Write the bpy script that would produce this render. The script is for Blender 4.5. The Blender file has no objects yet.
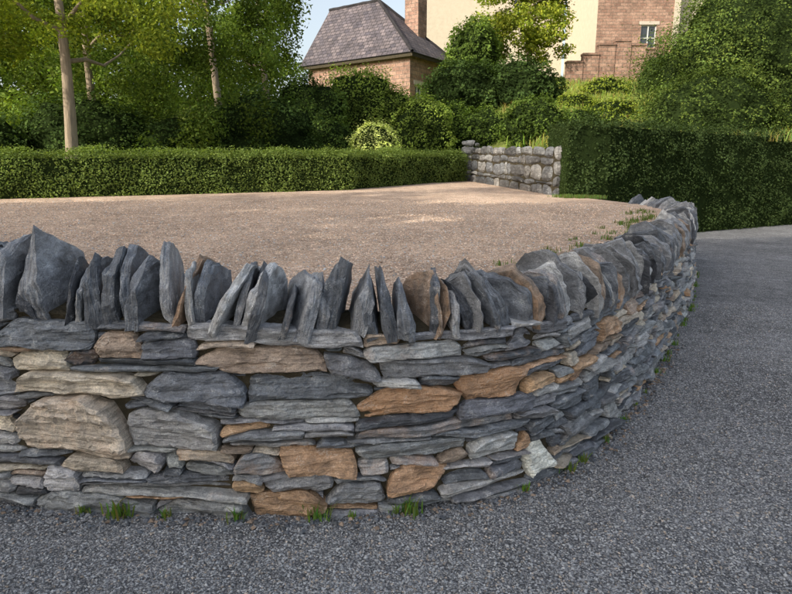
import bpy, bmesh, math, random
import numpy as np
from mathutils import Vector, Matrix, noise as mn
random.seed(7); R = np.random.default_rng(11)
scene = bpy.context.scene
scene.view_settings.view_transform = 'Standard'
scene.view_settings.look = 'None'
scene.view_settings.exposure = 0

# ------------------------------------------------------------ helpers
def link(o, parent=None):
    scene.collection.objects.link(o)
    if parent: o.parent = parent
    return o
def empty(name):
    e = bpy.data.objects.new(name, None); e.empty_display_size = .2
    return link(e)
def mesh_obj(name, V, F, mat=None, parent=None, col=None, rc=None, smooth=False):
    me = bpy.data.meshes.new(name)
    V = np.asarray(V, dtype=np.float32)
    if isinstance(F, np.ndarray):
        n, k = F.shape
        me.vertices.add(len(V)); me.vertices.foreach_set('co', V.ravel())
        me.loops.add(n*k); me.loops.foreach_set('vertex_index', F.ravel().astype(np.int32))
        me.polygons.add(n); me.polygons.foreach_set('loop_start', np.arange(0, n*k, k, dtype=np.int32))
        me.polygons.foreach_set('loop_total', np.full(n, k, dtype=np.int32))
        me.update(calc_edges=True)
    else:
        me.from_pydata([tuple(map(float, v)) for v in V], [], F); me.update()
    if col is not None:
        a = me.attributes.new('Col', 'FLOAT_COLOR', 'POINT')
        c = np.ones((len(V), 4), dtype=np.float32); col = np.asarray(col, dtype=np.float32)
        c[:, :col.shape[1]] = col; a.data.foreach_set('color', c.ravel())
    if rc is not None:
        a = me.attributes.new('rc', 'FLOAT_VECTOR', 'POINT')
        a.data.foreach_set('vector', np.asarray(rc, dtype=np.float32).ravel())
    me.polygons.foreach_set('use_smooth', np.full(len(me.polygons), smooth))
    if mat: me.materials.append(mat)
    return link(bpy.data.objects.new(name, me), parent)

class NT:
    def __init__(s, name):
        s.m = bpy.data.materials.new(name); s.m.use_nodes = True
        s.t = s.m.node_tree; s.t.nodes.clear()
        s.out = s.t.nodes.new('ShaderNodeOutputMaterial')
    def n(s, typ, **kw):
        nd = s.t.nodes.new('ShaderNode'+typ)
        for k, v in kw.items():
            if k in nd.inputs: s.set(nd.inputs[k], v)
            else: setattr(nd, k, v)
        return nd
    def set(s, sock, v):
        if isinstance(v, bpy.types.NodeSocket): s.t.links.new(v, sock)
        else: sock.default_value = v
    def mix(s, f, a, b, mode='MIX'):
        nd = s.t.nodes.new('ShaderNodeMix'); nd.data_type = 'RGBA'; nd.blend_type = mode
        s.set(nd.inputs[0], f)
        for i, v in ((6, a), (7, b)):
            if isinstance(v, tuple) and len(v) == 3: v = v+(1,)
            s.set(nd.inputs[i], v)
        return nd.outputs[2]
    def math(s, op, a, b=0.0, clamp=False):
        nd = s.t.nodes.new('ShaderNodeMath'); nd.operation = op; nd.use_clamp = clamp
        s.set(nd.inputs[0], a); s.set(nd.inputs[1], b); return nd.outputs[0]
    def ramp(s, f, stops):
        nd = s.t.nodes.new('ShaderNodeValToRGB'); s.set(nd.inputs[0], f)
        e = nd.color_ramp.elements
        while len(e) < len(stops): e.new(.5)
        for i, (p, c) in enumerate(stops):
            e[i].position = p; e[i].color = (c, c, c, 1) if not isinstance(c, tuple) else c+(1,)
        return nd.outputs[0]
    def noise(s, vec, scale, detail=4, rough=.55):
        nd = s.n('TexNoise', Scale=scale, Detail=detail, Roughness=rough)
        if vec is not None: s.set(nd.inputs['Vector'], vec)
        return nd.outputs[0]
    def scale(s, vec, sc):
        nd = s.t.nodes.new('ShaderNodeVectorMath'); nd.operation = 'MULTIPLY'
        s.set(nd.inputs[0], vec); nd.inputs[1].default_value = sc; return nd.outputs[0]
    def fin(s, color, rough=.8, bump=None, bstr=.5, bdist=.01, spec=.4):
        if spec == 0:
            p = s.n('BsdfDiffuse'); s.set(p.inputs[0], color)
        else:
            p = s.n('BsdfPrincipled'); s.set(p.inputs['Base Color'], color if not (isinstance(color, tuple) and len(color)==3) else color+(1,))
            s.set(p.inputs['Roughness'], rough); p.inputs['Specular IOR Level'].default_value = spec
        if bump is not None:
            b = s.n('Bump', Strength=bstr, Distance=bdist); s.set(b.inputs['Height'], bump)
            s.t.links.new(b.outputs[0], p.inputs['Normal'])
        s.t.links.new(p.outputs[0], s.out.inputs[0]); s.p = p
        return s.m
    def pos(s): return s.n('NewGeometry').outputs['Position']

# ------------------------------------------------------------ materials
def stone_mat(name):
    t = NT(name)
    col = t.n('Attribute', attribute_name='Col'); rc = t.n('Attribute', attribute_name='rc').outputs['Vector']
    c = col.outputs['Color']; rust = col.outputs['Alpha']
    lay = t.noise(t.scale(rc, (7, 7, 75)), 1, 3, .65)
    blot = t.noise(rc, 15, 4, .65); fine = t.noise(rc, 150, 2, .7); big = t.noise(rc, 5, 1)
    c = t.mix(1, c, t.ramp(lay, [(.28, .5), (.7, 1.35)]), 'MULTIPLY')
    c = t.mix(1, c, t.ramp(blot, [(.3, .6), (.7, 1.35)]), 'MULTIPLY')
    m = t.math('ADD', t.math('MULTIPLY', blot, .6), t.math('MULTIPLY', big, .5))
    m = t.math('SUBTRACT', t.math('ADD', m, rust), .88)
    m = t.math('MULTIPLY', m, 3.2, True)
    rc2 = t.mix(t.ramp(fine, [(.35, 0.), (.65, 1.)]), (.58, .29, .12), (.44, .30, .20))
    c = t.mix(t.math('MULTIPLY', m, .74), c, rc2)
    lich = t.ramp(t.math('ADD', t.math('MULTIPLY', blot, .7), t.math('MULTIPLY', fine, .3)), [(.56, 0.), (.66, 1.)])
    c = t.mix(t.math('MULTIPLY', lich, .45), c, (.55, .55, .52))
    c = t.mix(1, c, t.ramp(fine, [(.3, .68), (.7, 1.25)]), 'MULTIPLY')
    h = t.math('ADD', t.math('MULTIPLY', lay, 1.3), t.math('ADD', t.math('MULTIPLY', blot, .9), t.math('MULTIPLY', fine, .35)))
    return t.fin(c, t.ramp(blot, [(.3, .4), (.7, .7)]), h, .95, .016, .5)
M_stone = stone_mat('slate_stone')

def gravel_mat(name, c1, c2, c3, sc, patch=None, bd=.008, lo=.4):
    t = NT(name); P = t.pos()
    v = t.n('TexVoronoi', Scale=sc); t.set(v.inputs['Vector'], P); v.inputs['Randomness'].default_value = 1
    sep = t.n('SeparateColor'); t.t.links.new(v.outputs['Color'], sep.inputs[0])
    c = t.mix(sep.outputs[0], c1, c2)
    c = t.mix(t.ramp(sep.outputs[1], [(.78, 0.), (.9, 1.)]), c, c3)
    c = t.mix(1, c, t.ramp(v.outputs['Distance'], [(.15, 1.1), (.62, lo)]), 'MULTIPLY')
    big = t.noise(P, .9, 3, .6); mid = t.noise(P, 7, 3, .65); sm_ = t.noise(P, 38, 2, .7)
    c = t.mix(1, c, t.ramp(big, [(.3, .8), (.7, 1.2)]), 'MULTIPLY')
    c = t.mix(1, c, t.ramp(mid, [(.3, .75), (.7, 1.22)]), 'MULTIPLY')
    c = t.mix(1, c, t.ramp(sm_, [(.3, .7), (.7, 1.28)]), 'MULTIPLY')
    if patch:
        c = t.mix(t.ramp(t.noise(P, 1.7, 3, .7), [(.54, 0.), (.7, .5)]), c, patch)
    h = t.math('SUBTRACT', t.math('MULTIPLY', mid, 1.2), v.outputs['Distance'])
    return t.fin(c, .85, h, .9, bd, 0)
M_gravel = gravel_mat('grey_gravel', (.22, .225, .24), (.40, .405, .42), (.55, .54, .53), 110)
M_terr = gravel_mat('pink_gravel', (.58, .40, .29), (.82, .61, .46), (.86, .74, .61), 75, (.56, .40, .29), .008, .55)
def vcol_mat(name):
    t = NT(name); return t.fin(t.n('Attribute', attribute_name='Col').outputs['Color'], spec=0)
M_peb = vcol_mat('pebble')
def leaf_mat(name, tr=.35):
    t = NT(name); c = t.n('Attribute', attribute_name='Col').outputs['Color']
    p = t.n('BsdfDiffuse'); t.set(p.inputs[0], c)
    tl = t.n('BsdfTranslucent'); t.set(tl.inputs[0], t.mix(1, c, (1.5, 1.6, .6), 'MULTIPLY'))
    mx = t.n('MixShader', Fac=tr); t.t.links.new(p.outputs[0], mx.inputs[1]); t.t.links.new(tl.outputs[0], mx.inputs[2])
    t.t.links.new(mx.outputs[0], t.out.inputs[0]); return t.m
M_leaf = leaf_mat('leaves')
def bark():
    t = NT('bark'); P = t.pos(); n = t.noise(t.scale(P, (14, 14, 3)), 1.2, 4)
    return t.fin(t.mix(n, (.15, .115, .08), (.45, .36, .26)), .9, n, .8, .03)
M_bark = bark()
def soil(name, a, b, sc=9):
    t = NT(name); n = t.noise(t.pos(), sc, 4, .65)
    return t.fin(t.mix(n, a, b), .95, n, .9, .03, 0)
M_soil = soil('soil_mortar', (.025, .022, .016), (.10, .085, .058), 22)
M_dark = soil('foliage_dark_core', (.01, .015, .006), (.025, .04, .012))  # near-black fill for the added cores that block light inside foliage
M_grass = soil('grass_sheet', (.09, .12, .03), (.24, .27, .07), 2.5)
def brick(name, c1, c2, mo, sc, bw, rh):
    t = NT(name); uv = t.n('UVMap').outputs[0]
    b = t.n('TexBrick', Scale=sc); t.set(b.inputs['Vector'], uv)
    b.inputs['Color1'].default_value = c1+(1,); b.inputs['Color2'].default_value = c2+(1,); b.inputs['Mortar'].default_value = mo+(1,)
    b.inputs['Mortar Size'].default_value = .015; b.inputs['Brick Width'].default_value = bw; b.inputs['Row Height'].default_value = rh
    b.inputs['Bias'].default_value = 0
    n = t.noise(t.pos(), 1.4, 5, .7); n2 = t.noise(t.pos(), 9, 3, .7)
    c = t.mix(1, b.outputs[0], t.ramp(n, [(.3, .55), (.7, 1.3)]), 'MULTIPLY')
    c = t.mix(1, c, t.ramp(n2, [(.3, .65), (.7, 1.25)]), 'MULTIPLY')
    h = t.math('SUBTRACT', t.math('MULTIPLY', n2, .6), b.outputs['Fac'])
    return t.fin(c, .85, h, .8, .03)
M_brick = brick('red_sandstone', (.25, .145, .105), (.36, .23, .17), (.20, .155, .12), 1, .45, .2)
M_roof = brick('slate_roof', (.07, .062, .075), (.15, .125, .13), (.02, .018, .02), 1, .34, .24)
M_cream = soil('cream_render', (.38, .33, .26), (.50, .45, .36), 3)
M_trim = soil('pale_stone_trim', (.38, .33, .28), (.5, .45, .38), 6)
M_wood = soil('painted_wood', (.5, .5, .48), (.62, .62, .6), 6)
def glass():
    t = NT('window_glass'); return t.fin((.03, .035, .04), .08, spec=.8)
M_glass = glass()

# ------------------------------------------------------------ world, sun, camera
ELEV = 30; hx, hy = -.75, -.661
ce = math.cos(math.radians(ELEV)); to_sun = Vector((hx*ce, hy*ce, math.sin(math.radians(ELEV)))).normalized()
elev = math.asin(to_sun.z); rot = math.atan2(to_sun.x, to_sun.y)
w = bpy.data.worlds.new('World'); scene.world = w; w.use_nodes = True
nt = w.node_tree; nt.nodes.clear()
sky = nt.nodes.new('ShaderNodeTexSky'); sky.sky_type = 'NISHITA'; sky.sun_disc = False
sky.sun_elevation = elev; sky.sun_rotation = rot; sky.dust_density = 4; sky.air_density = 1.2; sky.ozone_density = .6
hsv = nt.nodes.new('ShaderNodeHueSaturation'); hsv.inputs['Saturation'].default_value = .6; hsv.inputs['Value'].default_value = 1.75
bg = nt.nodes.new('ShaderNodeBackground'); bg.inputs[1].default_value = .15
wo = nt.nodes.new('ShaderNodeOutputWorld'); nt.links.new(sky.outputs[0], hsv.inputs['Color']); nt.links.new(hsv.outputs[0], bg.inputs[0]); nt.links.new(bg.outputs[0], wo.inputs[0])
L = bpy.data.lights.new('sun', 'SUN'); L.energy = 5; L.angle = math.radians(.5); L.color = (1, .92, .78)
lo = link(bpy.data.objects.new('sun', L)); lo.rotation_euler = to_sun.to_track_quat('Z', 'Y').to_euler(); lo.location = (-30, -20, 30)
cam = bpy.data.cameras.new('camera'); cam.lens = 26.7; cam.sensor_width = 36; cam.clip_end = 2000
co = link(bpy.data.objects.new('camera', cam)); co.location = (0, 0, 1.55); co.rotation_euler = (math.radians(78), 0, 0)
scene.camera = co

# ------------------------------------------------------------ wall path
PP = np.array([(-4.8,3.9),(-3.3,3.0),(-2.5,2.68),(-1.888,2.53),(-1.38,2.47),(-.67,2.42),(.018,2.47),(.51,2.60),(.88,2.84),(1.207,3.2),(1.735,3.94),(2.51,5.17),(3.51,6.83),(4.6,8.92),(4.98,9.9),(5.05,10.8),(4.8,11.6)])
def resample(P, d):
    s = np.r_[0, np.cumsum(np.hypot(*np.diff(P, axis=0).T))]
    q = np.arange(0, s[-1], d); return np.c_[np.interp(q, s, P[:, 0]), np.interp(q, s, P[:, 1])]
Q = resample(PP, .01); k = 31
pad = np.vstack([Q[0]+(Q[0]-Q[1:k+1][::-1]), Q, Q[-1]+(Q[-1]-Q[-k-1:-1][::-1])])
ker = np.hanning(2*k+1); ker /= ker.sum()
Q = np.c_[np.convolve(pad[:, 0], ker, 'valid'), np.convolve(pad[:, 1], ker, 'valid')]
Q = resample(Q, .01); NS = len(Q); S = np.arange(NS)*.01; SL = S[-1]
T = np.gradient(Q, axis=0); T /= np.linalg.norm(T, axis=1)[:, None]; NN = np.c_[T[:, 1], -T[:, 0]]
def s_of_x(x):
    return S[np.argmin(np.abs(Q[:700, 0]-x))]
def W(s, o, z):
    b = o-.11*z
    x = np.interp(s, S, Q[:, 0]); y = np.interp(s, S, Q[:, 1]); nx = np.interp(s, S, NN[:, 0]); ny = np.interp(s, S, NN[:, 1])
    return (x+nx*b, y+ny*b, z)
sx = [s_of_x(v) for v in (-3, -1.8, -.6, 0, .5, 1.2, 1.75, 2.5)]+[SL]
sz = [.95, .915, .855, .82, .82, .785, .77, .75, .73]
def ztop(s): return np.interp(s, sx, sz)

DK=(.16,.175,.20); MG=(.27,.28,.30); LG=(.43,.435,.44); BR=(.36,.28,.22); OR=(.52,.34,.21); CR=(.56,.49,.40); WH=(.68,.67,.63); BK=(.085,.092,.108)
heroes = [(-1.80,-1.32,.28,.25,CR,.36),(-1.31,-.65,.30,.18,LG,.15),(-.17,.28,.43,.14,OR,.55),(.29,.66,.49,.12,OR,.55),
 (-.52,-.21,.19,.11,OR,.35),(-.67,-.34,-.03,.13,OR,.3),(-1.0,-.53,.19,.11,BR,.25),(-1.8,-1.38,.75,.13,DK,.05),(-1.36,-1.16,.74,.1,BR,.3),
 (-1.7,-1.12,-.03,.11,MG,.1),(-1.1,-.7,-.03,.10,MG,.15),(-.07,.21,.09,.11,OR,.25),(.66,.82,.06,.13,WH,0),(-1.8,-1.52,.64,.09,CR,.25),
 (-1.15,-.68,.56,.1,DK,0),(-.65,-.14,.56,.1,DK,.1),(-.06,.46,.66,.07,MG,.05),(-.9,-.3,.70,.09,BR,.2),(-.14,.04,.76,.08,BR,.35),(.36,.62,.2,.09,LG,.1),(-.3,.3,.24,.07,MG,.1)]
H = []
for a, b, z0, h, c, r in heroes: H.append([s_of_x(a), s_of_x(b), z0, h, c, r, False])
s_big = s_of_x(.4)
sky_h = np.full(NS, -.05)+.010*np.array([mn.noise(Vector((i*.02, 0, 5))) for i in range(NS)])
stones = []
it = 0
while it < 9000:
    it += 1
    rem = ztop(S)-sky_h
    cand = np.where(rem > .02, sky_h/ztop(S), 9)
    i = int(np.argmin(cand))
    if cand[i] > 5: break
    h0 = sky_h[i]; tol = .026
    a = i
    while a > 0 and sky_h[a-1] < h0+tol and rem[a-1] > .0: a -= 1
    b = i
    while b < NS-1 and sky_h[b+1] < h0+tol and rem[b+1] > .0: b += 1
    width = (b-a+1)*.01
    if width < .085:
        l = sky_h[a-1] if a > 0 else 9; r = sky_h[b+1] if b < NS-1 else 9
        lev = min(l, r, h0+.07)
        if lev-h0 > .022 and width >= .03: stones.append((a*.01, (b+1)*.01, sky_h[a:b+1].copy(), np.full(b-a+1, lev), DK if R.random() < .6 else MG, .1, -.02))
        sky_h[a:b+1] = np.maximum(sky_h[a:b+1], lev+.001); continue
    hero = None
    for hh in H:
        if hh[6]: continue
        ia, ib = int(hh[0]*100), int(hh[1]*100)
        ov = min(b, ib)-max(a, ia)
        if ov > .6*(ib-ia) and abs(h0-hh[2]) < .045: hero = hh; break
    if hero:
        ia, ib = int(hero[0]*100), int(hero[1]*100)
        A, B = max(a, ia), min(b, ib)
        if A-a < 9: A = a
        if b-B < 9: B = b
        th = hero[2]+hero[3]-h0; th = max(th, .6*hero[3]); hero[6] = True; colr = hero[4]; rust = hero[5]
        ends = (.25, .25)
    else:
        bigk = 1.18 if (i*.01 < s_big and h0 < .5) else 1.0
        wd = float(np.clip(R.lognormal(math.log(.29*bigk), .45), .11, .85))
        th = float(np.clip(R.lognormal(math.log(.046*bigk), .45), .02, .12))
        if wd < .16: th = min(th, .07)
        if R.random() < .22: th *= .6; wd *= 1.3
        n = int(wd*100)
        if n >= (b-a+1)-9: A, B = a, b
        elif R.random() < .5: A, B = a, a+n
        else: A, B = b-n, b
        for hh in H:
            if hh[6]: continue
            ia, ib = int(hh[0]*100), int(hh[1]*100)
            if min(B, ib)-max(A, ia) > 3 and h0 < hh[2]-.01 and h0+th > hh[2]-.012:
                th = max(.022, hh[2]-h0)
            if hh[2]-.03 < h0 < hh[2]+hh[3] and A < ia-6 < B: B = max(A+8, ia)
            if hh[2]-.03 < h0 < hh[2]+hh[3] and A < ib+6 < B: A = min(B-8, ib)
        r = R.random()
        if r < .27: colr = DK
        elif r < .57: colr = MG
        elif r < .80: colr = LG
        elif r < .84: colr = BK
        elif r < .90: colr = BR
        elif r < .95: colr = OR
        else: colr = CR
        rust = float(np.clip(R.normal(.12, .14), -.1, .4)) + (.05 if colr in (BR, OR) else 0)
        ends = (R.uniform(.04, .35), R.uniform(.04, .35))
    N = B-A+1
    bot = sky_h[A:B+1].copy()
    q = np.linspace(0, 1, N)
    if N > 8:
        kk = min(11, N//2*2-1); bs = np.convolve(np.pad(bot, kk//2, mode='edge'), np.ones(kk)/kk, 'valid'); bot = bs[:N]
    sh = 1-R.uniform(.0, .55)*np.clip((ends[0]-q)/ends[0], 0, 1)**1.5-R.uniform(.0, .55)*np.clip((q-1+ends[1])/ends[1], 0, 1)**1.5
    sd = R.uniform(0, 100)
    sh = sh*(1+.14*np.array([mn.noise(Vector((x*.065, sd, 0))) for x in range(N)]))+(q-.5)*R.normal(0, .14)
    base_line = np.polyval(np.polyfit(q, bot, 1), q)
    tp = np.maximum(.35*bot+.65*base_line+th*sh, bot+.012)
    zt = ztop(S[A:B+1])+.012
    tp = np.minimum(tp, zt+.015)
    if (zt-tp).mean() < .028: tp = np.maximum(tp, np.minimum(zt, bot+.13))
    stones.append((A*.01, (B+1)*.01, bot, tp, colr, rust, float(R.uniform(-.014, .024))))
    flat = np.polyval(np.polyfit(q, tp, 1), q)
    sky_h[A:B+1] = np.maximum(tp, .45*tp+.55*flat-.003)+.001
print('stones', len(stones), 'iters', it, 'heroes', sum(h[6] for h in H))

V = []; F = []; C = []; RC = []
for (s0, s1, bot, tp, colr, rust, pr) in stones:
    wd = s1-s0; th = float((tp-bot).mean()); far = W((s0+s1)/2, 0, 0)[1] > 5
    nu = int(np.clip(wd/(.017 if not far else .05), 3, 40)); nv = int(np.clip(th/(.009 if not far else .03), 3, 14))
    qq = np.linspace(0, 1, len(bot)); sd = R.uniform(0, 500)
    tu = R.normal(0, .014); tv = R.normal(0, .012); slL = R.uniform(-.55, .55)*th; slR = R.uniform(-.55, .55)*th
    g = .002; amp = min(.017, .10*th+.007)
    cj = R.uniform(.75, 1.3); cc = [c*cj*R.uniform(.98, 1.02) for c in colr]
    idx = {}
    kn = R.uniform(.1, .9); kz = R.uniform(-1, 1)*.05; kn2 = R.uniform(.2, .8); kz2 = R.uniform(-1, 1)*.03
    pL, pR = R.uniform(.2, .8), R.uniform(.2, .8)
    for a in range(nu+1):
        for b in range(nv+1):
            u = a/nu; v = b/nv
            if 0 < a < nu: u += R.uniform(-.3, .3)/nu
            if 0 < b < nv: v += R.uniform(-.3, .3)/nv
            zb = np.interp(u, qq, bot)+g; zt = np.interp(u, qq, tp)-g
            rl = .32*th*abs(v-pL)**1.5; rr_ = .32*th*abs(v-pR)**1.5
            s = s0+g+(wd-2*g)*u + (1-u)**2*(slL*(v-.5)+rl)-u**2*(slR*(v-.5)+rr_)
            z = zb+(zt-zb)*v
            z += .003*mn.noise(Vector((s*45, z*40, sd)))
            de = min(u*wd, (1-u)*wd, v*(zt-zb), (1-v)*(zt-zb))
            n1 = mn.noise(Vector((s*4, z*34, sd))); n2 = mn.noise(Vector((s*20, z*60, sd+9))); n3 = mn.noise(Vector((s*9, z*12, sd+19)))
            o = pr+tu*(u-.5)*2+tv*(v-.5)*2+amp*(round(n1*4)/4)*1.5+amp*.4*n2+amp*.8*n3
            o += kz*max(0, u-kn)*min(1, wd/.3) + kz2*max(0, v-kn2)
            bev = .008 if not far else .016
            e = max(0, 1-de/bev); o -= .012*e*e + (.006 if (a in (0, nu) or b in (0, nv)) else 0)*R.random()
            idx[a, b] = len(V); V.append(W(s, o, z)); RC.append((s+sd, o, z+sd*.1)); C.append((*cc, rust))
    ring = [(a, 0) for a in range(nu)]+[(nu, b) for b in range(nv)]+[(a, nv) for a in range(nu, 0, -1)]+[(0, b) for b in range(nv, 0, -1)]
    for a in range(nu):
        for b in range(nv): F.append((idx[a, b], idx[a+1, b], idx[a+1, b+1], idx[a, b+1]))
    rb = []
    for (a, b) in ring:
        r = RC[idx[a, b]]; s = r[0]-sd; z = r[2]-sd*.1
        rb.append(len(V)); V.append(W(s, -.13, z)); RC.append((s+sd, -.13, z+sd*.1)); C.append((*cc, rust))
    n = len(ring)
    for j in range(n):
        p, q2 = idx[ring[j]], idx[ring[(j+1) % n]]
        F.append((q2, p, rb[j], rb[(j+1) % n]))
wall = empty('dry_stone_wall')
mesh_obj('wall_stones', V, F, M_stone, wall, C, RC)

# core
V = []; F = []; st = list(range(0, NS, 4)); prof_n = 7
for i in st:
    s = S[i]; zt = float(ztop(s)); nz = .015*mn.noise(Vector((s*9, 1, 1))); nz2 = .02*mn.noise(Vector((s*14, 4, 1)))
    for (o, z) in ((-.045, -.1), (-.05, zt*.5), (-.04, zt-.02), (-.015+nz2, zt+.015+nz), (-.2, zt+.05+nz), (-.42+nz2, zt+.02), (-.45, -.1)):
        V.append(W(s, o, z))
for j in range(len(st)-1):
    for q in range(prof_n-1):
        a = j*prof_n+q; F.append((a, a+prof_n, a+prof_n+1, a+1))
F.append(tuple(range(prof_n))); F.append(tuple(reversed(range((len(st)-1)*prof_n, len(st)*prof_n))))
mesh_obj('wall_core', V, F, M_soil, wall)

# coping stones
V = []; F = []; C = []; RC = []
s = .05; ci = 0
cop_or = [s_of_x(x) for x in (-.98, .20, .70)]+[s_of_x(1.5), s_of_x(1.9), s_of_x(2.6), s_of_x(3.4)]
while s < SL-.05:
    px, py, _ = W(s, 0, 0); far = py > 4.5
    th = float(np.clip(R.normal(.052, .017), .028, .09))*(1.0 if not far else 1.25)
    big = R.random() < .22
    hh = float(np.clip(R.normal(.250, .036), .17, .33)); hh += float(np.interp(s, [s_of_x(-1.9), s_of_x(-.9), s_of_x(.6), s_of_x(2.5), SL], [.05, .0, .0, .06, .1]))
    if big: th *= 1.4
    if px < -1.2: lean = R.normal(.05, .12)
    elif px < -.2: lean = R.normal(.16, .12)
    elif px < .35: lean = R.normal(.0, .10)
    else: lean = R.normal(-.30, .10)
    yaw = R.normal(.0, .22)
    if px < -.9: yaw = R.normal(-.12, .2)
    if px > .4: yaw = R.normal(-.10, .15)
    fr = R.uniform(.0, .06); bk = -R.uniform(.34, .42)
    pk = R.uniform(.03, .2)
    out = [(fr-.03, -.02), (fr+R.uniform(-.02, .02), hh*R.uniform(.2, .5)), (fr-R.uniform(.0, .05), hh*R.uniform(.66, .88)), (-pk, hh*R.uniform(.95, 1.05)), (-R.uniform(.2, .3), hh*R.uniform(.75, .98)), (bk+.04, hh*R.uniform(.5, .8)), (bk, hh*.35), (bk+.02, -.02)]
    bm = bmesh.new()
    tw = R.uniform(.15, .75); ox = R.uniform(-.45, .45)*th
    for (b, c) in out:
        k1 = 1-(1-tw)*(max(0, c)/hh)**R.uniform(1.4, 3.5)
        off = ox*(c/hh)
        for sg in (-1, 1):
            bm.verts.new((off+sg*th*.5*k1*R.uniform(.7, 1.15)+R.normal(0, .0035), b+R.normal(0, .010), c+R.normal(0, .018)))
    for _ in range(3): bm.verts.new((R.uniform(-.42, .42)*th, fr+R.uniform(0, .010), hh*R.uniform(.15, .7)))
    r = bmesh.ops.convex_hull(bm, input=bm.verts[:])
    bmesh.ops.delete(bm, geom=[g for g in r['geom_interior'] if isinstance(g, bmesh.types.BMVert)], context='VERTS')
    for _ in range(2):
        bmesh.ops.subdivide_edges(bm, edges=[e for e in bm.edges if e.calc_length() > (.024 if not far else .05)], cuts=1 if _ else 2, use_grid_fill=True)
        bmesh.ops.triangulate(bm, faces=bm.faces[:])
    sd = R.uniform(0, 500)
    near_or = any(abs(s-c) < .035 for c in cop_or)
    rr = R.random()
    colr = BR if near_or else (DK if rr < .34 else MG if rr < .68 else BK if rr < .78 else LG if rr < .94 else BR)
    rust = .42 if near_or else float(np.clip(R.normal(.04, .14), -.2, .32))
    cj = R.uniform(.75, 1.3); cc = [c*cj for c in colr]
    cy, sy = math.cos(yaw), math.sin(yaw); cl, sl = math.cos(lean), math.sin(lean)
    base = len(V); bm.verts.index_update(); bm.normal_update()
    z0 = float(ztop(s))+.0+R.uniform(-.01, .015)
    for v in bm.verts:
        p = v.co.copy(); lc = (p.y+sd, p.z, p.x+sd)
        n1 = mn.noise(Vector((p.y*11, p.z*11, p.x*75+sd))); n2 = mn.noise(Vector((p.y*38, p.z*38, p.x*70+sd)))
        ed = mn.noise(Vector((p.y*26+sd, p.z*26, sd)))
        p = p+v.normal*(.008*round(n1*3)/3+.003*n2)
        p.y += .012*ed; p.z += .018*ed*(p.z/hh)
        a, b, c = p
        b += .17; a, b = a*cy-b*sy, a*sy+b*cy; b -= .17
        a, c = a*cl+c*sl, -a*sl+c*cl
        V.append(W(s+a, b+.005, c+z0)); RC.append(lc); C.append((*cc, rust))
    for f in bm.faces: F.append(tuple(base+v.index for v in f.verts))
    bm.free()
    s += th*R.uniform(1.08, 1.5)+.004; ci += 1
mesh_obj('coping_stones', V, F, M_stone, wall, C, RC)
print('copings', ci)

# ------------------------------------------------------------ ground + terrace
ground = mesh_obj('gravel_ground', [(-300, -300, 0), (300, -300, 0), (300, 300, 0), (-300, 300, 0)], [(0, 1, 2, 3)], M_gravel)
def tz(x, y): return .70+.03*y-.022*np.maximum(0, x-1)
hl = [(-16, 9.0), (-7.6, 11.4), (-1.3, 14.2), (2.3, 19.6)]
inner = [W(q, -.3, 0)[:2] for q in np.arange(.0, SL-.1, .1)]
poly = inner+[(3.9, 12.9), (3.75, 13.4), (2.5, 20.2), (-1.3, 14.9), (-7.6, 12.1), (-16, 9.6), (-16, 5.5), (-8, 4.5)]
bm = bmesh.new(); vs = [bm.verts.new((x, y, 0)) for x, y in poly]; f = bm.faces.new(vs)
bmesh.ops.triangulate(bm, faces=[f]); bmesh.ops.bisect_plane(bm, geom=bm.verts[:]+bm.edges[:]+bm.faces[:], plane_co=(1, 0, 0), plane_no=(1, 0, 0))
for v in bm.verts: v.co.z = tz(v.co.x, v.co.y)
bmesh.ops.recalc_face_normals(bm, faces=bm.faces[:])
me = bpy.data.meshes.new('gravel_terrace'); bm.to_mesh(me); bm.free(); me.materials.append(M_terr)
terr = link(bpy.data.objects.new('gravel_terrace', me))

def pebbles(name, P, size, cols, mat, parent):
    n = len(P)
    o = np.array([(1,0,0),(-1,0,0),(0,1,0),(0,-1,0),(0,0,1),(0,0,-1)], float)
    tri = np.array([(0,2,4),(2,1,4),(1,3,4),(3,0,4),(2,0,5),(1,2,5),(3,1,5),(0,3,5)])
    sc = size[:, None, None]*R.uniform(.6, 1.25, (n, 1, 3))*np.array([1, 1, .62])
    v = o[None]*sc+R.normal(0, .22, (n, 6, 3))*size[:, None, None]
    an = R.uniform(0, 6.28, n); c, s_ = np.cos(an)[:, None], np.sin(an)[:, None]
    x = v[..., 0]*c-v[..., 1]*s_; y = v[..., 0]*s_+v[..., 1]*c; v[..., 0] = x; v[..., 1] = y
    v += P[:, None, :]
    Fc = (tri[None]+np.arange(n)[:, None, None]*6).reshape(-1, 3)
    mesh_obj(name, v.reshape(-1, 3), Fc, mat, parent, np.repeat(cols, 6, axis=0))
def outside(P):
    keep = np.ones(len(P), bool); ss = Q[::5]; nn = NN[::5]
    for a in range(0, len(P), 4000):
        d = P[a:a+4000, None, :2]-ss[None]; j = (d**2).sum(2).argmin(1)
        dd = d[np.arange(len(j)), j]; keep[a:a+4000] = (dd*nn[j]).sum(1) > -.02
    return keep
n = 110000
r = 1.5+6.5*R.random(n)**1.8; an = R.uniform(-.72, .72, n)
P = np.c_[r*np.sin(an), r*np.cos(an), np.zeros(n)]; P = P[outside(P)]
sz_ = R.uniform(.0028, .0068, len(P))*(1+.04*P[:, 1]); P[:, 2] = sz_*.25
g = R.uniform(.18, .47, len(P))[:, None]*np.array([[.97, 1, 1.04]]); wm = R.random(len(P)) < .12; g[wm] *= np.array([1.2, 1.02, .85])
pebbles('loose_gravel', P, sz_, g, M_peb, ground)
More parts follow.
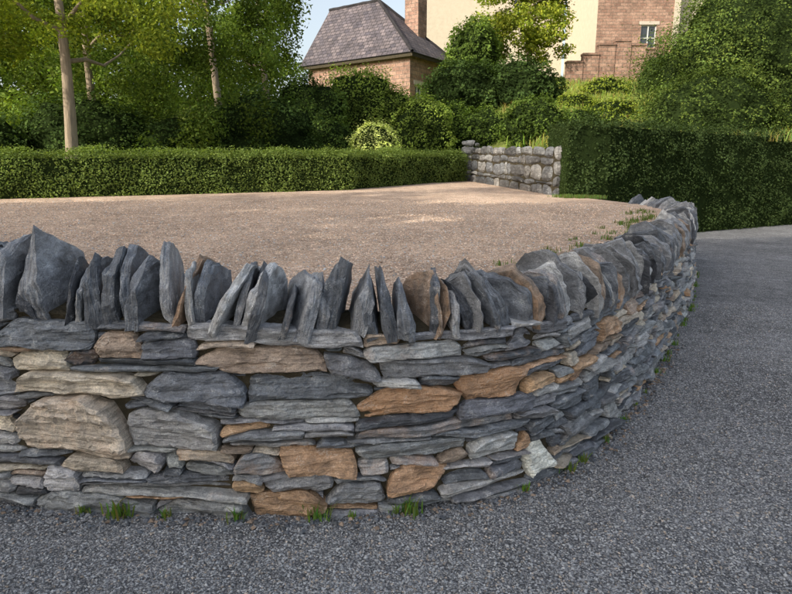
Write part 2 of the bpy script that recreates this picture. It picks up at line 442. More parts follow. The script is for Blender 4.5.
n = 1500; ss_ = R.uniform(1.5, 9, n); oo = np.abs(R.normal(0, .05, n))+.015
P = np.array([W(a, b, 0) for a, b in zip(ss_, oo)]); sz_ = R.uniform(.006, .016, n); P[:, 2] = sz_*.3
g = R.uniform(.4, 1.0, n)[:, None]*np.array([MG, DK, BR, DK])[R.integers(0, 4, n)]
pebbles('slate_chips', P, sz_, g, M_peb, ground)
n = 60000
P = np.c_[R.uniform(-7, 4.2, n), 2.6+8.5*R.random(n)**1.5, np.zeros(n)]
ou = outside(P); d = np.concatenate([((P[a:a+5000, None, :2]-Q[None, ::20])**2).sum(2).min(1)**.5 for a in range(0, n, 5000)])
P = P[(~ou) & (d > .3) & (P[:, 1] < 11.2+.4*(P[:, 0]+7.6))]
sz_ = R.uniform(.005, .012, len(P)); P[:, 2] = tz(P[:, 0], P[:, 1])+sz_*.2
g = R.uniform(.45, 1.15, len(P))[:, None]*np.array([[.78, .59, .45]]); wm = R.random(len(P)) < .15; g[wm] = g[wm].mean(1, keepdims=True)*.95
pebbles('loose_pebbles', P, sz_, g, M_peb, terr)

# ------------------------------------------------------------ hill
def hill_z(x, y):
    l = 1.0+.03*(y-11)+.2*np.clip(y-20, 0, 25)
    r = 2.2+.06*np.clip(y-14, 0, 5)+.26*np.clip(y-19, 0, 18)
    m = np.clip((x-1.5)/3.5, 0, 1); m = m*m*(3-2*m)
    return l*(1-m)+r*m
def yb(x): return np.interp(x, [-60, -16, -7.6, -1.3, 2.5, 3.7, 13, 60], [2, 9.3, 11.7, 14.5, 20, 13.6, 18.6, 40])
xs = np.r_[np.arange(-60, -16, 2), np.arange(-16, 24, .4), np.arange(24, 62, 2)]; ys = np.r_[np.arange(2, 40, .4), np.arange(40, 121, 4)]
X, Y = np.meshgrid(xs, ys); Z = hill_z(X, Y)+.12*np.sin(X*.9+Y*.4)*np.cos(Y*.7)
Z = np.where(Y < yb(X)+.35, -.4, Z)
nx_, ny_ = len(xs), len(ys); ii = np.arange(nx_*ny_).reshape(ny_, nx_)
Fh = np.c_[ii[:-1, :-1].ravel(), ii[:-1, 1:].ravel(), ii[1:, 1:].ravel(), ii[1:, :-1].ravel()]
mesh_obj('grassy_hill', np.c_[X.ravel(), Y.ravel(), Z.ravel()], Fh, M_grass, smooth=True)

# ------------------------------------------------------------ foliage
def unit(n):
    v = R.normal(size=(n, 3)); return v/np.linalg.norm(v, axis=1)[:, None]
def leaves(name, P, Nn, size, col, parent=None, asp=.6, mat=None):
    n = len(P); Nn = Nn/np.linalg.norm(Nn, axis=1)[:, None]
    t = np.cross(Nn, unit(n)); t /= np.linalg.norm(t, axis=1)[:, None]; b = np.cross(Nn, t)
    s_ = size[:, None]
    v = np.stack([P-t*s_*.5, P+b*s_*asp*.5+t*s_*.05, P+t*s_*.5-Nn*s_*.12, P-b*s_*asp*.5+t*s_*.05], 1)
    Fq = np.arange(n*4).reshape(n, 4)
    return mesh_obj(name, v.reshape(-1, 3), Fq, mat or M_leaf, parent, np.repeat(col, 4, axis=0))
def cloud(clumps, nper, lsize, col, flat=.7, colvar=.35, up=.4, yel=.25, gaps=None):
    n = len(clumps); cnt = np.maximum(20, (nper*(clumps[:, 3]/clumps[:, 3].mean())**2)).astype(int)
    idx = np.repeat(np.arange(n), cnt); N = len(idx); d = unit(N)
    rr = clumps[idx, 3]*(.35+.65*R.random(N)**.5)*(1+.15*R.normal(size=N))
    P = clumps[idx, :3]+d*rr[:, None]*np.array([1, 1, flat])
    Nn = d*.6+unit(N)*.7+np.array([0, 0, up])
    cv = (1+colvar*R.uniform(-1, 1, n))[idx]*R.uniform(.7, 1.3, N)
    c = np.array(col)[None]*cv[:, None]; y = (R.random(N)*yel)[:, None]; c = c*(1-y)+c*np.array([[1.7, 1.25, .7]])*y
    ls = lsize*R.uniform(.6, 1.3, N)
    if gaps:
        G = P[:, :2]-np.array([[to_sun.x, to_sun.y]])/to_sun.z*P[:, 2:3]; keep = np.ones(N, bool)
        for gx, gy, ga, gb in gaps: keep &= ((G[:, 0]-gx)/ga)**2+((G[:, 1]-gy+.15*(G[:, 0]-gx))/gb)**2 > 1
        P, Nn, ls, c = P[keep], Nn[keep], ls[keep], c[keep]
    return P, Nn, ls, c
def ell(c, r, n, cr, bias=.45, jz=1):
    d = unit(n); q = R.random(n)[:, None]**bias
    P = np.array(c)+d*q*np.array(r); return np.c_[P, R.uniform(.6, 1.35, n)*cr]
def cone(c, Rb, Hh, n, cr, pw=.8):
    t = R.random(n)**1.15; rad = Rb*(1-t)**pw*(R.random(n)**.4); an = R.uniform(0, 6.283, n)
    P = np.c_[c[0]+rad*np.cos(an), c[1]+rad*np.sin(an), c[2]+t*Hh]; return np.c_[P, R.uniform(.6, 1.35, n)*cr*(1-.4*t)]
def tube(path, radii, n=9):
    V = []; F = []
    P = [Vector(p) for p in path]
    for i, p in enumerate(P):
        d = (P[min(i+1, len(P)-1)]-P[max(i-1, 0)]).normalized()
        a = d.orthogonal().normalized(); b = d.cross(a)
        if i:
            a = (pa-d*pa.dot(d)).normalized(); b = d.cross(a)
        pa = a
        for j in range(n):
            an = 6.2832*j/n; V.append(p+(a*math.cos(an)+b*math.sin(an))*radii[i]*(1+.1*math.sin(j*2.3+i)))
    for i in range(len(P)-1):
        for j in range(n): F.append((i*n+j, i*n+(j+1) % n, (i+1)*n+(j+1) % n, (i+1)*n+j))
    return V, F
def trunk(name, base, h, r, parent, lean=(0, 0), limbs=8, spread=2, start=.4):
    V = []; F = []
    def add(p, q):
        v, f = tube(p, q); b = len(V); V.extend(v); F.extend([tuple(b+i for i in x) for x in f])
    path = []; rad = []
    for i in range(9):
        t = i/8; path.append((base[0]+lean[0]*t+.12*math.sin(t*5+base[0]), base[1]+lean[1]*t+.1*math.cos(t*4), base[2]-.3+(h+.3)*t)); rad.append(r*(1.25 if i == 0 else 1-.8*t))
    add(path, rad)
    for k_ in range(limbs):
        t = start+(1-start)*(k_+.5)/limbs*.95; i = min(7, int(t*8)); p = Vector(path[i]); an = k_*2.4+base[1]
        l = spread*(1.1-.6*t)*R.uniform(.7, 1.1); pts = []; rr = []
        for j in range(5):
            q = j/4; pts.append(p+Vector((math.cos(an)*l*q, math.sin(an)*l*q, l*(.55*q-.15*q*q+.1*math.sin(q*6+an))))); rr.append(rad[i]*.5*(1-.85*q))
        add(pts, rr)
    mesh_obj(name, V, F, M_bark, parent, smooth=True)
def tree(name, base, h, r, clumps, nper, ls, col, limbs=8, spread=2, start=.4, **kw):
    e = empty(name); trunk('trunk', base, h, r, e, limbs=limbs, spread=spread, start=start)
    leaves('foliage', *cloud(clumps, nper, ls, col, **kw), parent=e); return e
ico = bmesh.new(); bmesh.ops.create_icosphere(ico, subdivisions=3, radius=1)
ICV = np.array([v.co[:] for v in ico.verts]); ICF = [tuple(v.index for v in f.verts) for f in ico.faces]; ico.free()
def mound(name, lobes, dens, ls, col, bulge=.22, fq=2.2, yel=.4, trunk_at=None, up=.5, stick=.07):
    e = empty(name); V = []; F = []; Ps = []; Ns = []; Cs = []
    for li, (c, r) in enumerate(lobes):
        c = np.array(c, float); r = np.array(r, float); sd = R.uniform(0, 50)
        def f_(d):
            return np.array([1+bulge*(mn.noise(Vector(q*fq)+Vector((sd, 0, 0)))+.55*mn.noise(Vector(q*fq*2.6)+Vector((0, sd, 0)))) for q in d])
        f0 = f_(ICV); b0 = len(V); V.extend(c+ICV*r*(f0*.84)[:, None]); F.extend([tuple(b0+i for i in x) for x in ICF])
        area = 4*math.pi*((r[0]*r[1])**1.6+(r[0]*r[2])**1.6+(r[1]*r[2])**1.6)**(1/1.6)/3**(1/1.6)
        n = int(area*dens); d = unit(n); d = d[(d[:, 2] > -.75)]; n = len(d); ff = f_(d)
        k_ = ff*(1-np.abs(R.normal(0, .07, n))+np.where(R.random(n) < .2, np.abs(R.normal(0, stick, n)), 0))
        Ps.append(c+d*r*k_[:, None]); Ns.append(d/r*r.mean()*.7+unit(n)*.8+np.array([0, 0, up]))
        cv = (.45+1.1*np.clip((ff-1)/bulge+.4, 0, 1.2))*R.uniform(.65, 1.35, n); y = (R.random(n)*yel*np.clip((ff-1)/bulge+.6, 0, 1))[:, None]  # shading put into leaf colour: paler on bulges, darker in creases
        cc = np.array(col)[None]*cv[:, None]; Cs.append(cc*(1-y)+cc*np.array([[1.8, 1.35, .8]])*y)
    mesh_obj('dark_core', V, F, M_dark, e, smooth=True)  # added solid dark core, stops light passing through the leaf shell
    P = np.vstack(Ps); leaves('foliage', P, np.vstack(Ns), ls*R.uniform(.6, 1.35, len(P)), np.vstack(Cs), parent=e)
    if trunk_at: trunk('trunk', trunk_at[:3], trunk_at[3], .12 if len(trunk_at) < 5 else trunk_at[4], e, limbs=4, spread=.5)
    return e

GY=(.17,.225,.04); GM=(.085,.135,.032); GD=(.05,.085,.028); GB=(.08,.13,.035)
b = (-7.45, 13.9, 1.1)
cl = np.vstack([ell((-7.5, 13.8, 7.6), (3.4, 2.4, 3.3), 80, .48), ell((-6.0, 13.5, 4.9), (1.6, 1.2, .8), 22, .4), ell((-9.2, 13.4, 5.0), (1.5, 1.2, .9), 16, .4)])
tree('broadleaf_tree', b, 7.5, .16, cl, 270, .09, GY, limbs=10, spread=3, start=.45, yel=.5, colvar=.55)
cl = cone((-5.2, 17.2, 1.6), 2.5, 10, 140, .46, .5)
tree('hemlock_tree', (-5.2, 17.6, 1.2), 10, .13, cl, 240, .095, GM, flat=1.1, yel=.5, colvar=.65)
cl = cone((-9.2, 18.5, 1.2), 2.9, 11, 130, .55, .5)
tree('hemlock_tree', (-9.2, 18.8, 1.2), 11, .15, cl, 230, .11, GM, flat=1.1, yel=.5, colvar=.65)
cl = np.vstack([ell((-13.5, 18, 7), (3, 3, 4), 90, .7), ell((-12.8, 15, 2.2), (2.0, 1, .9), 30, .45)])
tree('broadleaf_tree', (-13.5, 18, 1.2), 9, .25, cl, 190, .14, GY, yel=.7, colvar=.5)
cl = cone((-4.6, 21.5, 1.6), 2.3, 11, 120, .5, .5)
tree('larch_tree', (-4.6, 21.8, 1.6), 10, .14, cl, 230, .11, GM, flat=1.1, yel=.5, colvar=.65)
mound('evergreen_shrub', [((-8.3, 16.2, 2.2), (2.0, .9, 1.3)), ((-10.6, 15.4, 2.0), (1.4, .9, 1.0))], 420, .085, GD, bulge=.35)
mound('evergreen_shrub', [((-3.9, 17.0, 2.3), (1.9, .9, 1.4)), ((-5.8, 16.2, 2.0), (1.2, .8, 1.0))], 420, .085, GD, bulge=.35)
mound('leafy_shrub', [((-3.0, 20.5, 3.0), (1.3, 1, 1.8)), ((-2.2, 19.6, 2.3), (.9, .8, 1.0))], 420, .09, GB, bulge=.35)
mound('leafy_shrub', [((-1.2, 22, 3.5), (1.4, 1.2, 1.75)), ((-.2, 21.8, 3.1), (1.2, 1, 1.4))], 460, .085, (.17, .24, .055), bulge=.28)
mound('leafy_shrub', [((.8, 21.3, 2.8), (1.2, 1, 1.3))], 460, .085, (.17, .24, .055), bulge=.28)
mound('golden_shrub', [((-.65, 18.0, 2.35), (.68, .55, .62))], 1100, .055, (.60, .66, .26), bulge=.26, fq=3, yel=.15, stick=.14)
mound('leafy_shrub', [((1.9, 22.8, 2.9), (1.3, .9, 1.1)), ((3.2, 22.0, 2.9), (1.1, .8, .9))], 420, .09, GM, bulge=.35)
mound('rhododendron_bush', [((3.0, 27, 4.9), (1.8, 1.4, 1.4))], 260, .13, GD, bulge=.3, trunk_at=(3.0, 27, 2.5, 3))
mound('rhododendron_bush', [((5.4, 26.5, 4.7), (1.8, 1.3, 1.6))], 260, .13, GD, bulge=.3, trunk_at=(5.4, 26.5, 3, 2.2))
tree('broadleaf_tree', (7.2, 34, 5.5), 7.5, .2, np.vstack([ell((7.0, 34, 11.0), (3.2, 2.2, 3.2), 85, .65), ell((5.6, 33, 8.4), (1.6, 1.2, 1.4), 26, .5), ell((8, 33, 8), (1.4, 1.2, 1.4), 20, .5)]), 220, .16, GY, yel=.7, colvar=.55)
mound('conifer_bush', [((3.9, 31.5, 7.0), (1.4, 1.3, 2.0))], 260, .14, GM, trunk_at=(3.9, 31.5, 4, 2.5), bulge=.3)
mound('bank_shrub', [((4.4, 19.5, 3.0), (1.1, .8, .9)), ((6.0, 20, 3.0), (.9, .7, .6))], 420, .085, GM, bulge=.35)
mound('bank_shrub', [((8.0, 23, 3.6), (1.0, .7, .6)), ((7.3, 25, 4.2), (.8, .7, .5))], 400, .09, GY, bulge=.4)
mound('bank_shrub', [((9.8, 29, 5.2), (1.1, .8, .7))], 300, .11, GY, bulge=.4)
mound('conifer_bush', [((12.2, 29, 5.7), (.8, .7, 1.3))], 300, .11, GD, bulge=.3)
mound('yew_tree', [((14.4, 23.0, 4.0), (5.6, 3.4, 4.2)), ((13.0, 22.0, 6.0), (2.9, 2.2, 3.0)), ((15.4, 23, 8.4), (3.7, 2.6, 4.0)), ((10.4, 20.2, 3.0), (2.2, 1.5, 1.9)), ((17.5, 21.5, 5.5), (3.2, 2, 4.6))], 400, .08, (.066, .105, .03), bulge=.27, fq=4.0, yel=.7, trunk_at=(14.6, 23, 2, 7, .35))
mound('yew_tree', [((22, 24, 7), (4, 3, 6))], 150, .14, (.066, .105, .03), bulge=.25, trunk_at=(22, 24, 2, 7, .35))
cl = []
for k_ in range(26):
    x = R.uniform(-42, -7); y = R.uniform(27, 48)
    cl.append(ell((x, y, 7+R.uniform(0, 3)), (3.6, 3, 6.5), 16, 1.5))
for k_ in range(8):
    x = R.uniform(24, 50); y = R.uniform(30, 50); cl.append(ell((x, y, 12), (3.6, 3, 6), 14, 1.5))
leaves('distant_trees', *cloud(np.vstack(cl), 130, .36, (.10, .15, .04), yel=.5, colvar=.5))

hv = np.array([hx, hy]); lv = np.array([hy, -hx]); base0 = np.array([3., 6.])
gaps = [(2.0, 2.95, .85, .17), (1.5, 2.36, .5, .13), (.22, 2.12, .45, .12), (3.3, 3.9, .5, .15)]  # openings shaped in the unseen crowns so sun patches reach the ground
for k_, (la, hh, dd) in enumerate([(-6.5, 21, 27), (-1, 23, 28), (4, 22.5, 26), (9, 21, 28)]):
    q = base0+hv*dd+lv*(la-2.5)
    cl = ell((q[0], q[1], hh*.54), (3.6, 3.6, hh*.44), 84, 1.3, .5)
    tree('beech_tree', (q[0], q[1], 0), hh*.8, .4, cl, 150, .52, GM, spread=4, limbs=8, start=.3, gaps=gaps)

# hedges
def hedge(name, line, h, wd, zf, n, ls, col, bulge=.05, colvar=.3, **kw):
    e = empty(name); Lp = np.array(line, float); Pq = resample(Lp, .1)
    Tt = np.gradient(Pq, axis=0); Tt /= np.linalg.norm(Tt, axis=1)[:, None]; Nr = np.c_[Tt[:, 1], -Tt[:, 0]]
    m = len(Pq); V = []; F = []
    for i in range(m):
        z0 = zf(*Pq[i])
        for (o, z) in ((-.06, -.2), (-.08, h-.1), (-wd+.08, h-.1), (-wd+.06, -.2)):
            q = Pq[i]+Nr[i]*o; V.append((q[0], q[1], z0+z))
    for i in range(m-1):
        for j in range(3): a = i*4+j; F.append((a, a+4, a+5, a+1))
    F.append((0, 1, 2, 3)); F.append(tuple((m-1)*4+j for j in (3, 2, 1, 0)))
    mesh_obj('dark_core', V, F, M_dark, e)  # added dark box inside the hedge to block light, not modelled twigs
    per = h*2+wd; u = R.random(n)*per; t = R.random(n)*(m-1); i = t.astype(int)
    o = np.where(u < h, 0, np.where(u < h+wd, -(u-h), -wd)); z = np.where(u < h, u, np.where(u < h+wd, h, u-h-wd))
    nrm2 = np.where((u < h)[:, None], [[1, 0]], np.where((u < h+wd)[:, None], [[0, 1]], [[-1, 0]]))
    ends = R.random(n) < .05; o = np.where(ends, -R.random(n)*wd, o); z = np.where(ends, R.random(n)*h, z); t = np.where(ends, np.where(R.random(n) < .5, 0, m-1.001), t); i = t.astype(int)
    fr = (t-i)[:, None]; i2 = np.minimum(i+1, m-1)
    P2 = Pq[i]*(1-fr)+Pq[i2]*fr; N2 = Nr[i]
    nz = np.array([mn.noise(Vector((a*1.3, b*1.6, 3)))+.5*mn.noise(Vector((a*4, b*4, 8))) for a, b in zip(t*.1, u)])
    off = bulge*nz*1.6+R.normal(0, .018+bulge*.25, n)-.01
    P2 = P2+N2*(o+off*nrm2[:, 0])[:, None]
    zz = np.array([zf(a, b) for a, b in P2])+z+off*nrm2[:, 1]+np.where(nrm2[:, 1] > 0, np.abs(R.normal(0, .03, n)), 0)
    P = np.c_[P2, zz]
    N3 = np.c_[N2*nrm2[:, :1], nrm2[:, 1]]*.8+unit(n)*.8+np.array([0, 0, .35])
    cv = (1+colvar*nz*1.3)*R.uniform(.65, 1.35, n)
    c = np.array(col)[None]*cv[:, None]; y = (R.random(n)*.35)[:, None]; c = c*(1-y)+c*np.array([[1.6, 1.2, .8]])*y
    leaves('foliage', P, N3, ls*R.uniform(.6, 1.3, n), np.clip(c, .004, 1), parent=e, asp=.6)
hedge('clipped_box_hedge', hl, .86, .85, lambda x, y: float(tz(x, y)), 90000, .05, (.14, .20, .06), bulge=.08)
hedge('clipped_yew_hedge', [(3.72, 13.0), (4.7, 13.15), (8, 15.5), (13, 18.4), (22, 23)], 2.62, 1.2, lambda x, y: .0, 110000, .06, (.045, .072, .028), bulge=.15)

# ------------------------------------------------------------ retaining stone wall at the back
V = []; F = []; C = []; RC = []
def rubble(a, b, z0a, z0b, hgt, rmin=.12, rmax=.34):
    a = Vector(a); b = Vector(b); Ls = (b-a).length; d = (b-a)/Ls; nrm = Vector((d.y, -d.x))
    rws = [0]
    while rws[-1] < hgt-.1: rws.append(min(hgt, rws[-1]+R.uniform(rmin, rmax)))
    def edge(rw, s_):
        return rws[rw]+(0 if rw == 0 else .07*mn.noise(Vector((s_*1.5, rw*7.3, a.x))))
    for rw in range(len(rws)-1):
        q = 0
        while q < Ls:
            wd = R.uniform(.2, 1.0)
            if q+wd > Ls-.15: wd = Ls-q
            br = R.uniform(.22, .62); wr = R.uniform(.98, 1.08)
            sd = R.uniform(0, 99); cc = random.choice([MG, MG, LG]); cc = [cc[0]*br*wr, cc[1]*br, cc[2]*br/wr]; nu, nv = 6, 5; ix = {}
            k1, k2 = R.uniform(-.08, .08), R.uniform(-.08, .08)
            for i in range(nu+1):
                for j in range(nv+1):
                    u, v = i/nu, j/nv; e = max(abs(2*u-1), abs(2*v-1))
                    cu = (u-.5)*(1-.12*abs(2*v-1)**3)+.5; cv = (v-.5)*(1-.20*abs(2*u-1)**3)+.5
                    s_ = q+.01+(wd-.02)*cu+(k1*(1-u)+k2*u)*(v-.5); zb, zt = edge(rw, s_)+.008, edge(rw+1, s_)-.008; zz = zb+(zt-zb)*cv
                    o = .05*(1-e**4)+.035*mn.noise(Vector((s_*7, zz*8, sd)))
                    p = a+d*s_+nrm*o; ix[i, j] = len(V); V.append((p.x, p.y, z0a+(z0b-z0a)*s_/Ls+zz)); C.append((*cc, -.1)); RC.append((s_+sd, o, zz))
            for i in range(nu):
                for j in range(nv): F.append((ix[i, j], ix[i+1, j], ix[i+1, j+1], ix[i, j+1]))
            q += wd
rubble((2.45, 19.6), (3.5, 13.4), 1.2, .95, 1.16)
rubble((3.5, 13.4), (3.9, 13.42), .95, .95, 1.16)
e = empty('rubble_retaining_wall')
mesh_obj('stones', V, F, M_stone, e, C, RC)
V = []
for (x, y, z, zt) in ((2.45, 19.6, .2, 2.31), (3.5, 13.41, .1, 2.06)):
    for dx in (.0, .38):
        V += [(x+dx+.0, y, z), (x+dx, y, zt)]
mesh_obj('wall_core', V, [(0, 4, 5, 1), (1, 5, 7, 3), (3, 7, 6, 2), (0, 1, 3, 2), (4, 6, 7, 5)], M_soil, e)
V = []; F = []; C = []; RC = []
rubble((2.15, 19.9), (2.55, 19.62), 1.2, 1.2, 1.35); rubble((2.55, 19.62), (2.75, 19.95), 1.2, 1.2, 1.35)
V += [(2.15, 19.9, 2.55), (2.55, 19.62, 2.55), (2.75, 19.95, 2.55), (2.35, 20.2, 2.55)]; C += [(*LG, 0)]*4; RC += [(0, 0, 0), (.4, 0, 0), (.4, .4, 0), (0, .4, 0)]; k0 = len(V); F.append((k0-4, k0-3, k0-2, k0-1))
mesh_obj('stone_gatepost', V, F, M_stone, None, C, RC)

# ------------------------------------------------------------ buildings
class MB:
    def __init__(s): s.V = []; s.F = []; s.UV = []
    def q(s, pts, uv):
        b = len(s.V); s.V += [tuple(p) for p in pts]; s.F.append(tuple(range(b, b+len(pts)))); s.UV += uv
    def obj(s, name, mat, parent):
        me = bpy.data.meshes.new(name); me.from_pydata(s.V, [], s.F); uv = me.uv_layers.new(name='UVMap')
        for i, u in enumerate(s.UV): uv.data[i].uv = u
        me.materials.append(mat); return link(bpy.data.objects.new(name, me), parent)
def box(mb, o, d, n, l, w_, h):
    d = Vector((d[0], d[1], 0)); n = Vector((n[0], n[1], 0)); z = Vector((0, 0, 1)); o = Vector(o)
    def f(a, u, v, lu, lv): mb.q([a, a+u*lu, a+u*lu+v*lv, a+v*lv], [(0, 0), (lu, 0), (lu, lv), (0, lv)])
    f(o, d, z, l, h); f(o+n*w_, d, z, l, h); f(o, n, z, w_, h); f(o+d*l, n, z, w_, h); f(o+z*h, d, n, l, w_); f(o, d, n, l, w_)
def wallface(parts, o, d, l, z0, z1, openings):
    mbw, mbt, mbf, mbg = parts; d = Vector((d[0], d[1])); nrm = Vector((d.y, -d.x)); o = Vector(o)
    def P(s_, z, off=0): p = o+d*s_+nrm*off; return (p.x, p.y, z)
    us = sorted({0, l, *[x for op in openings for x in op[:2]]}); vs = sorted({z0, z1, *[x for op in openings for x in op[2:]]})
    for i in range(len(us)-1):
        for j in range(len(vs)-1):
            cu, cv = (us[i]+us[i+1])/2, (vs[j]+vs[j+1])/2
            if any(a < cu < b and c < cv < e_ for a, b, c, e_ in openings): continue
            mbw.q([P(us[i], vs[j]), P(us[i+1], vs[j]), P(us[i+1], vs[j+1]), P(us[i], vs[j+1])], [(us[i], vs[j]), (us[i+1], vs[j]), (us[i+1], vs[j+1]), (us[i], vs[j+1])])
    for a, b, c, e_ in openings:
        z2 = [(0, 0), (.2, 0), (.2, .2), (0, .2)]
        for p, q in (((a, c), (b, c)), ((b, c), (b, e_)), ((b, e_), (a, e_)), ((a, e_), (a, c))):
            mbw.q([P(*p), P(*q), P(*q, -.18), P(*p, -.18)], z2)
        mbg.q([P(a, c, -.17), P(b, c, -.17), P(b, e_, -.17), P(a, e_, -.17)], z2)
        d3 = (d.x, d.y); n3 = (nrm.x, nrm.y)
        for s_, zz, ll, hh in ((a, c, b-a, .07), (a, e_-.07, b-a, .07), (a, c+.07, .06, e_-c-.14), (b-.06, c+.07, .06, e_-c-.14), ((a+b)/2-.03, c+.07, .06, e_-c-.14), (a+.06, (c+e_)/2-.025, (b-a)/2-.09, .05), ((a+b)/2+.03, (c+e_)/2-.025, (b-a)/2-.09, .05)):
            box(mbf, P(s_, zz, -.16), d3, n3, ll, .06, hh)
        box(mbt, P(a-.15, c-.16, -.02), d3, n3, b-a+.3, .10, .15)
        box(mbt, P(a-.15, e_+.005, -.02), d3, n3, b-a+.3, .06, .22)
cot = empty('slate_roofed_cottage'); A = Vector((.82, 32.0)); d1 = Vector((-.82, .572)).normalized(); d2 = Vector((.572, .82)).normalized(); Lc, Wc = 7.9, 4.9
parts = (MB(), MB(), MB(), MB()); ov = .35
A0 = A+d1*ov+d2*ov; B0 = A+d1*(Lc-ov)+d2*ov; C0 = A+d1*ov+d2*(Wc-ov); D0 = A+d1*(Lc-ov)+d2*(Wc-ov)
wallface(parts, B0, -d1, Lc-2*ov, 3.0, 7.7, [(2.0, 3.0, 5.2, 6.4)])
wallface(parts, A0, d2, Wc-2*ov, 3.0, 7.7, [(.5, 1.2, 4.2, 6.1)])
wallface(parts, C0, d1, Lc-2*ov, 3.0, 7.7, []); wallface(parts, D0, -d2, Wc-2*ov, 3.0, 7.7, [])
ze = 7.6; zr = 11.1
def p3(a, b, z): p = A+d1*a+d2*b; return Vector((p.x, p.y, z))
r1, r2 = p3(3.9, Wc/2, zr), p3(Lc-.3, Wc/2, zr-.0)
rf = MB()
a_, b_, c_, d_ = p3(0, 0, ze), p3(Lc, 0, ze), p3(0, Wc, ze), p3(Lc, Wc, ze)
sl = math.hypot(Wc/2, zr-ze)
rf.q([b_, a_, r1, r2], [(0, 0), (Lc, 0), (Lc-3.9, sl), (.3, sl)]); rf.q([a_, c_, r1], [(0, 0), (Wc, 0), (Wc/2, sl*1.2)])
rf.q([c_, d_, r2, r1], [(0, 0), (Lc, 0), (Lc-.3, sl), (3.9, sl)]); rf.q([d_, b_, r2], [(0, 0), (Wc, 0), (Wc/2, sl)])
ro = rf.obj('roof', M_roof, cot); sm = ro.modifiers.new('t', 'SOLIDIFY'); sm.thickness = .09; sm.offset = -1
fs = MB()
box(fs, p3(.02, .05, ze-.2), d1, d2, Lc-.04, .05, .14); box(fs, p3(.05, .12, ze-.2), d1, d2, .05, Wc-.2, .14)
fs.obj('fascia', M_soil, cot)
for nm, (pa, pb) in {'ridge_tiles': (r1, r2), 'hip_tiles': (a_, r1), 'hip_tiles_rear': (c_, r1)}.items():
    v, f = tube([pa.lerp(pb, i/10)+Vector((0, 0, .02+.012*(i % 2))) for i in range(11)], [.09]*11, 8); mesh_obj(nm, v, f, M_roof, cot)
ch = MB(); box(ch, p3(1.6, Wc*.62, 8.2), d1, d2, .9, .9, 4.6); box(ch, p3(1.52, Wc*.62-.08, 12.8), d1, d2, 1.06, 1.06, .18); ch.obj('chimney', M_brick, cot)
for mb, nm, mt in zip(parts, ('walls', 'stone_trim', 'window_frames', 'window_glass'), (M_brick, M_trim, M_wood, M_glass)): mb.obj(nm, mt, cot)

hs = empty('sandstone_house'); parts = (MB(), MB(), MB(), MB()); side = MB()
wallface(parts, (14.0, 44), (1, 0), 5.6, 5, 20, [(3.1, 4.2, 9.9, 11.6), (3.1, 4.2, 13.6, 15.6), (.9, 1.9, 13.6, 15.6)])
wallface((side, parts[1], parts[2], parts[3]), (14.0, 52), (0, -1), 8, 5, 20, []); wallface(parts, (19.6, 44), (0, 1), 8, 5, 20, [])
side.obj('rendered_side_wall', M_cream, hs)
for mb, nm, mt in zip(parts, ('walls', 'stone_trim', 'window_frames', 'window_glass'), (M_brick, M_trim, M_wood, M_glass)): mb.obj(nm, mt, hs)
q = MB(); box(q, (19.3, 43.9, 5), (1, 0), (0, 1), .4, .3, 15); box(q, (20.2, 45, 5), (1, 0), (0, 1), 1.8, 5, 16); q.obj('quoins_and_pilaster', M_cream, hs)
q = MB(); q.q([(13.6, 43.6, 20), (20, 43.6, 20), (17, 46, 23.5)], [(0, 0), (6, 0), (3, 4)]); q.q([(13.6, 52, 20), (13.6, 43.6, 20), (17, 46, 23.5), (17, 52, 23.5)], [(0, 0), (8, 0), (6, 4), (0, 4)]); q.q([(20, 43.6, 20), (20, 52, 20), (17, 52, 23.5), (17, 46, 23.5)], [(0, 0), (8, 0), (8, 4), (2, 4)]); q.obj('roof', M_roof, hs)
hs = empty('cream_house'); parts = (MB(), MB(), MB(), MB())
wallface(parts, (1.5, 52), (1, 0), 12.3, 5, 20, [(8.2+1.6*k2, 9.1+1.6*k2, 14.2, 16) for k2 in range(2)]+[(1.5+2.2*k2, 2.6+2.2*k2, 15.6, 17.4) for k2 in range(3)])
wallface(parts, (1.5, 62), (0, -1), 10, 5, 20, []); wallface(parts, (13.8, 52.2), (0, 1), 9.8, 5, 20, [])
for mb, nm, mt in zip(parts, ('walls', 'stone_trim', 'window_frames', 'window_glass'), (M_cream, M_trim, M_wood, M_glass)): mb.obj(nm, mt, hs)
q = MB(); q.q([(1, 51.6, 20), (14.2, 51.6, 20), (14.2, 57, 24), (1, 57, 24)], [(0, 0), (15, 0), (15, 6), (0, 6)]); q.q([(14.2, 62.4, 20), (1, 62.4, 20), (1, 57, 24), (14.2, 57, 24)], [(0, 0), (15, 0), (15, 6), (0, 6)]); q.obj('roof', M_roof, hs)
gw = MB(); zz = [7.3, 7.7, 8.2, 8.4, 8.2, 8.0, 7.7, 7.5]
for k2 in range(8): box(gw, (9.2+k2*.86, 33.5+k2*.05, 4.5), (1, 0), (0, 1), .86, .4, zz[k2]-4.5-.0)
for k2 in range(8): box(gw, (9.18+k2*.86, 33.45+k2*.05, zz[k2]+.003), (1, 0), (0, 1), .88, .5, .1)
gw.obj('garden_wall', M_brick, None)

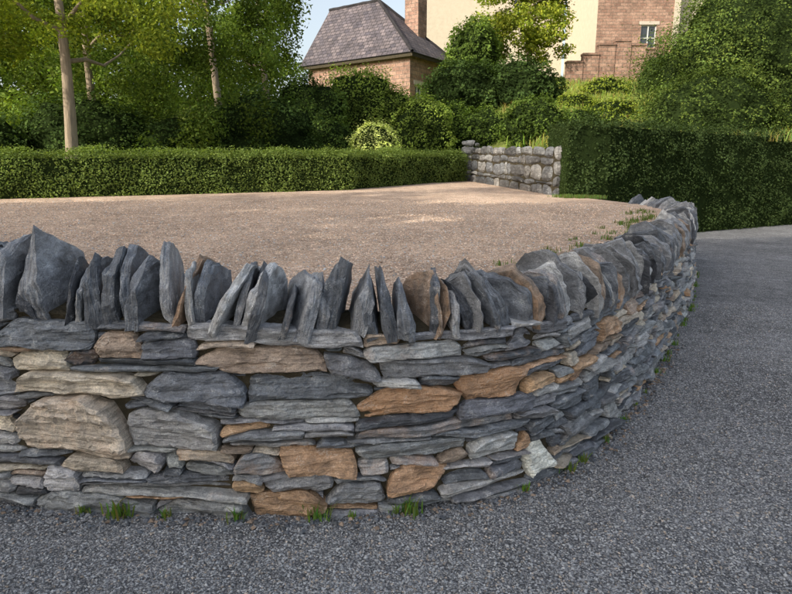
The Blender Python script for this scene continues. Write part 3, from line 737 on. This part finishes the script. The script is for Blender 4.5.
# ------------------------------------------------------------ grasses
def blades(name, pts, n, h, spread, col, parent=None):
    V = []; F = []; C = []
    for (x, y, z, k_) in pts:
        for _ in range(int(n*k_)):
            a = R.uniform(0, 6.28); r_ = abs(R.normal(0, spread*k_)); bx, by = x+r_*math.cos(a), y+.5*r_*math.sin(a)
            hh = h*R.uniform(.4, 1.2)*min(1.2, k_+.2); l = hh*R.uniform(.1, .7); a2 = R.uniform(0, 6.28); w_ = hh*.035+.0012
            wx, wy = -math.sin(a2)*w_, math.cos(a2)*w_; dx, dy = math.cos(a2), math.sin(a2); b0 = len(V)
            V += [(bx-wx, by-wy, z), (bx+wx, by+wy, z), (bx+dx*l*.35+wx*.8, by+dy*l*.35+wy*.8, z+hh*.6), (bx+dx*l*.35-wx*.8, by+dy*l*.35-wy*.8, z+hh*.6), (bx+dx*l, by+dy*l, z+hh*R.uniform(.75, 1))]
            F += [(b0, b0+1, b0+2, b0+3), (b0+3, b0+2, b0+4)]; c = [q*R.uniform(.7, 1.4) for q in col]; C += [c]*5
    return mesh_obj(name, V, F, M_leaf, parent, C)
pts = []
for x, k_ in ((-1.27, 1.0), (-1.45, .5), (-1.05, .45), (-.72, .6), (-.36, .8), (.06, .8), (.0, .4), (-.2, .3), (.62, .4), (.9, .6), (1.0, .5)):
    s_ = s_of_x(x); p = W(s_, .03, 0); pts.append((p[0], p[1], 0, k_))
for s_ in np.arange(s_of_x(1.2), SL-1.5, .35):
    p = W(s_+R.uniform(-.1, .1), .03, 0); pts.append((p[0], p[1], 0, R.uniform(.2, .7)))
blades('grass_tufts', pts, 60, .085, .045, (.14, .22, .055))
pts = []
for s_ in np.arange(s_of_x(2.0), SL-2.2, .12):
    p = W(s_, -.62-abs(R.normal(0, .2)), 0); pts.append((p[0], p[1], float(tz(p[0], p[1])), R.uniform(.3, .9)))
for k_ in range(40): x = R.uniform(3.4, 4.4); y = 12.9-R.random()*.5; pts.append((x, y, float(tz(x, y)), 1.))
blades('edge_weeds', pts, 45, .065, .09, (.12, .17, .05))
pts = []
for k_ in range(1500):
    x, y = R.uniform(4, 14), R.uniform(17, 35); pts.append((x, y, float(hill_z(x, y)), R.uniform(.5, 1.2)))
blades('meadow_grass', pts, 22, .3, .35, (.26, .29, .08))
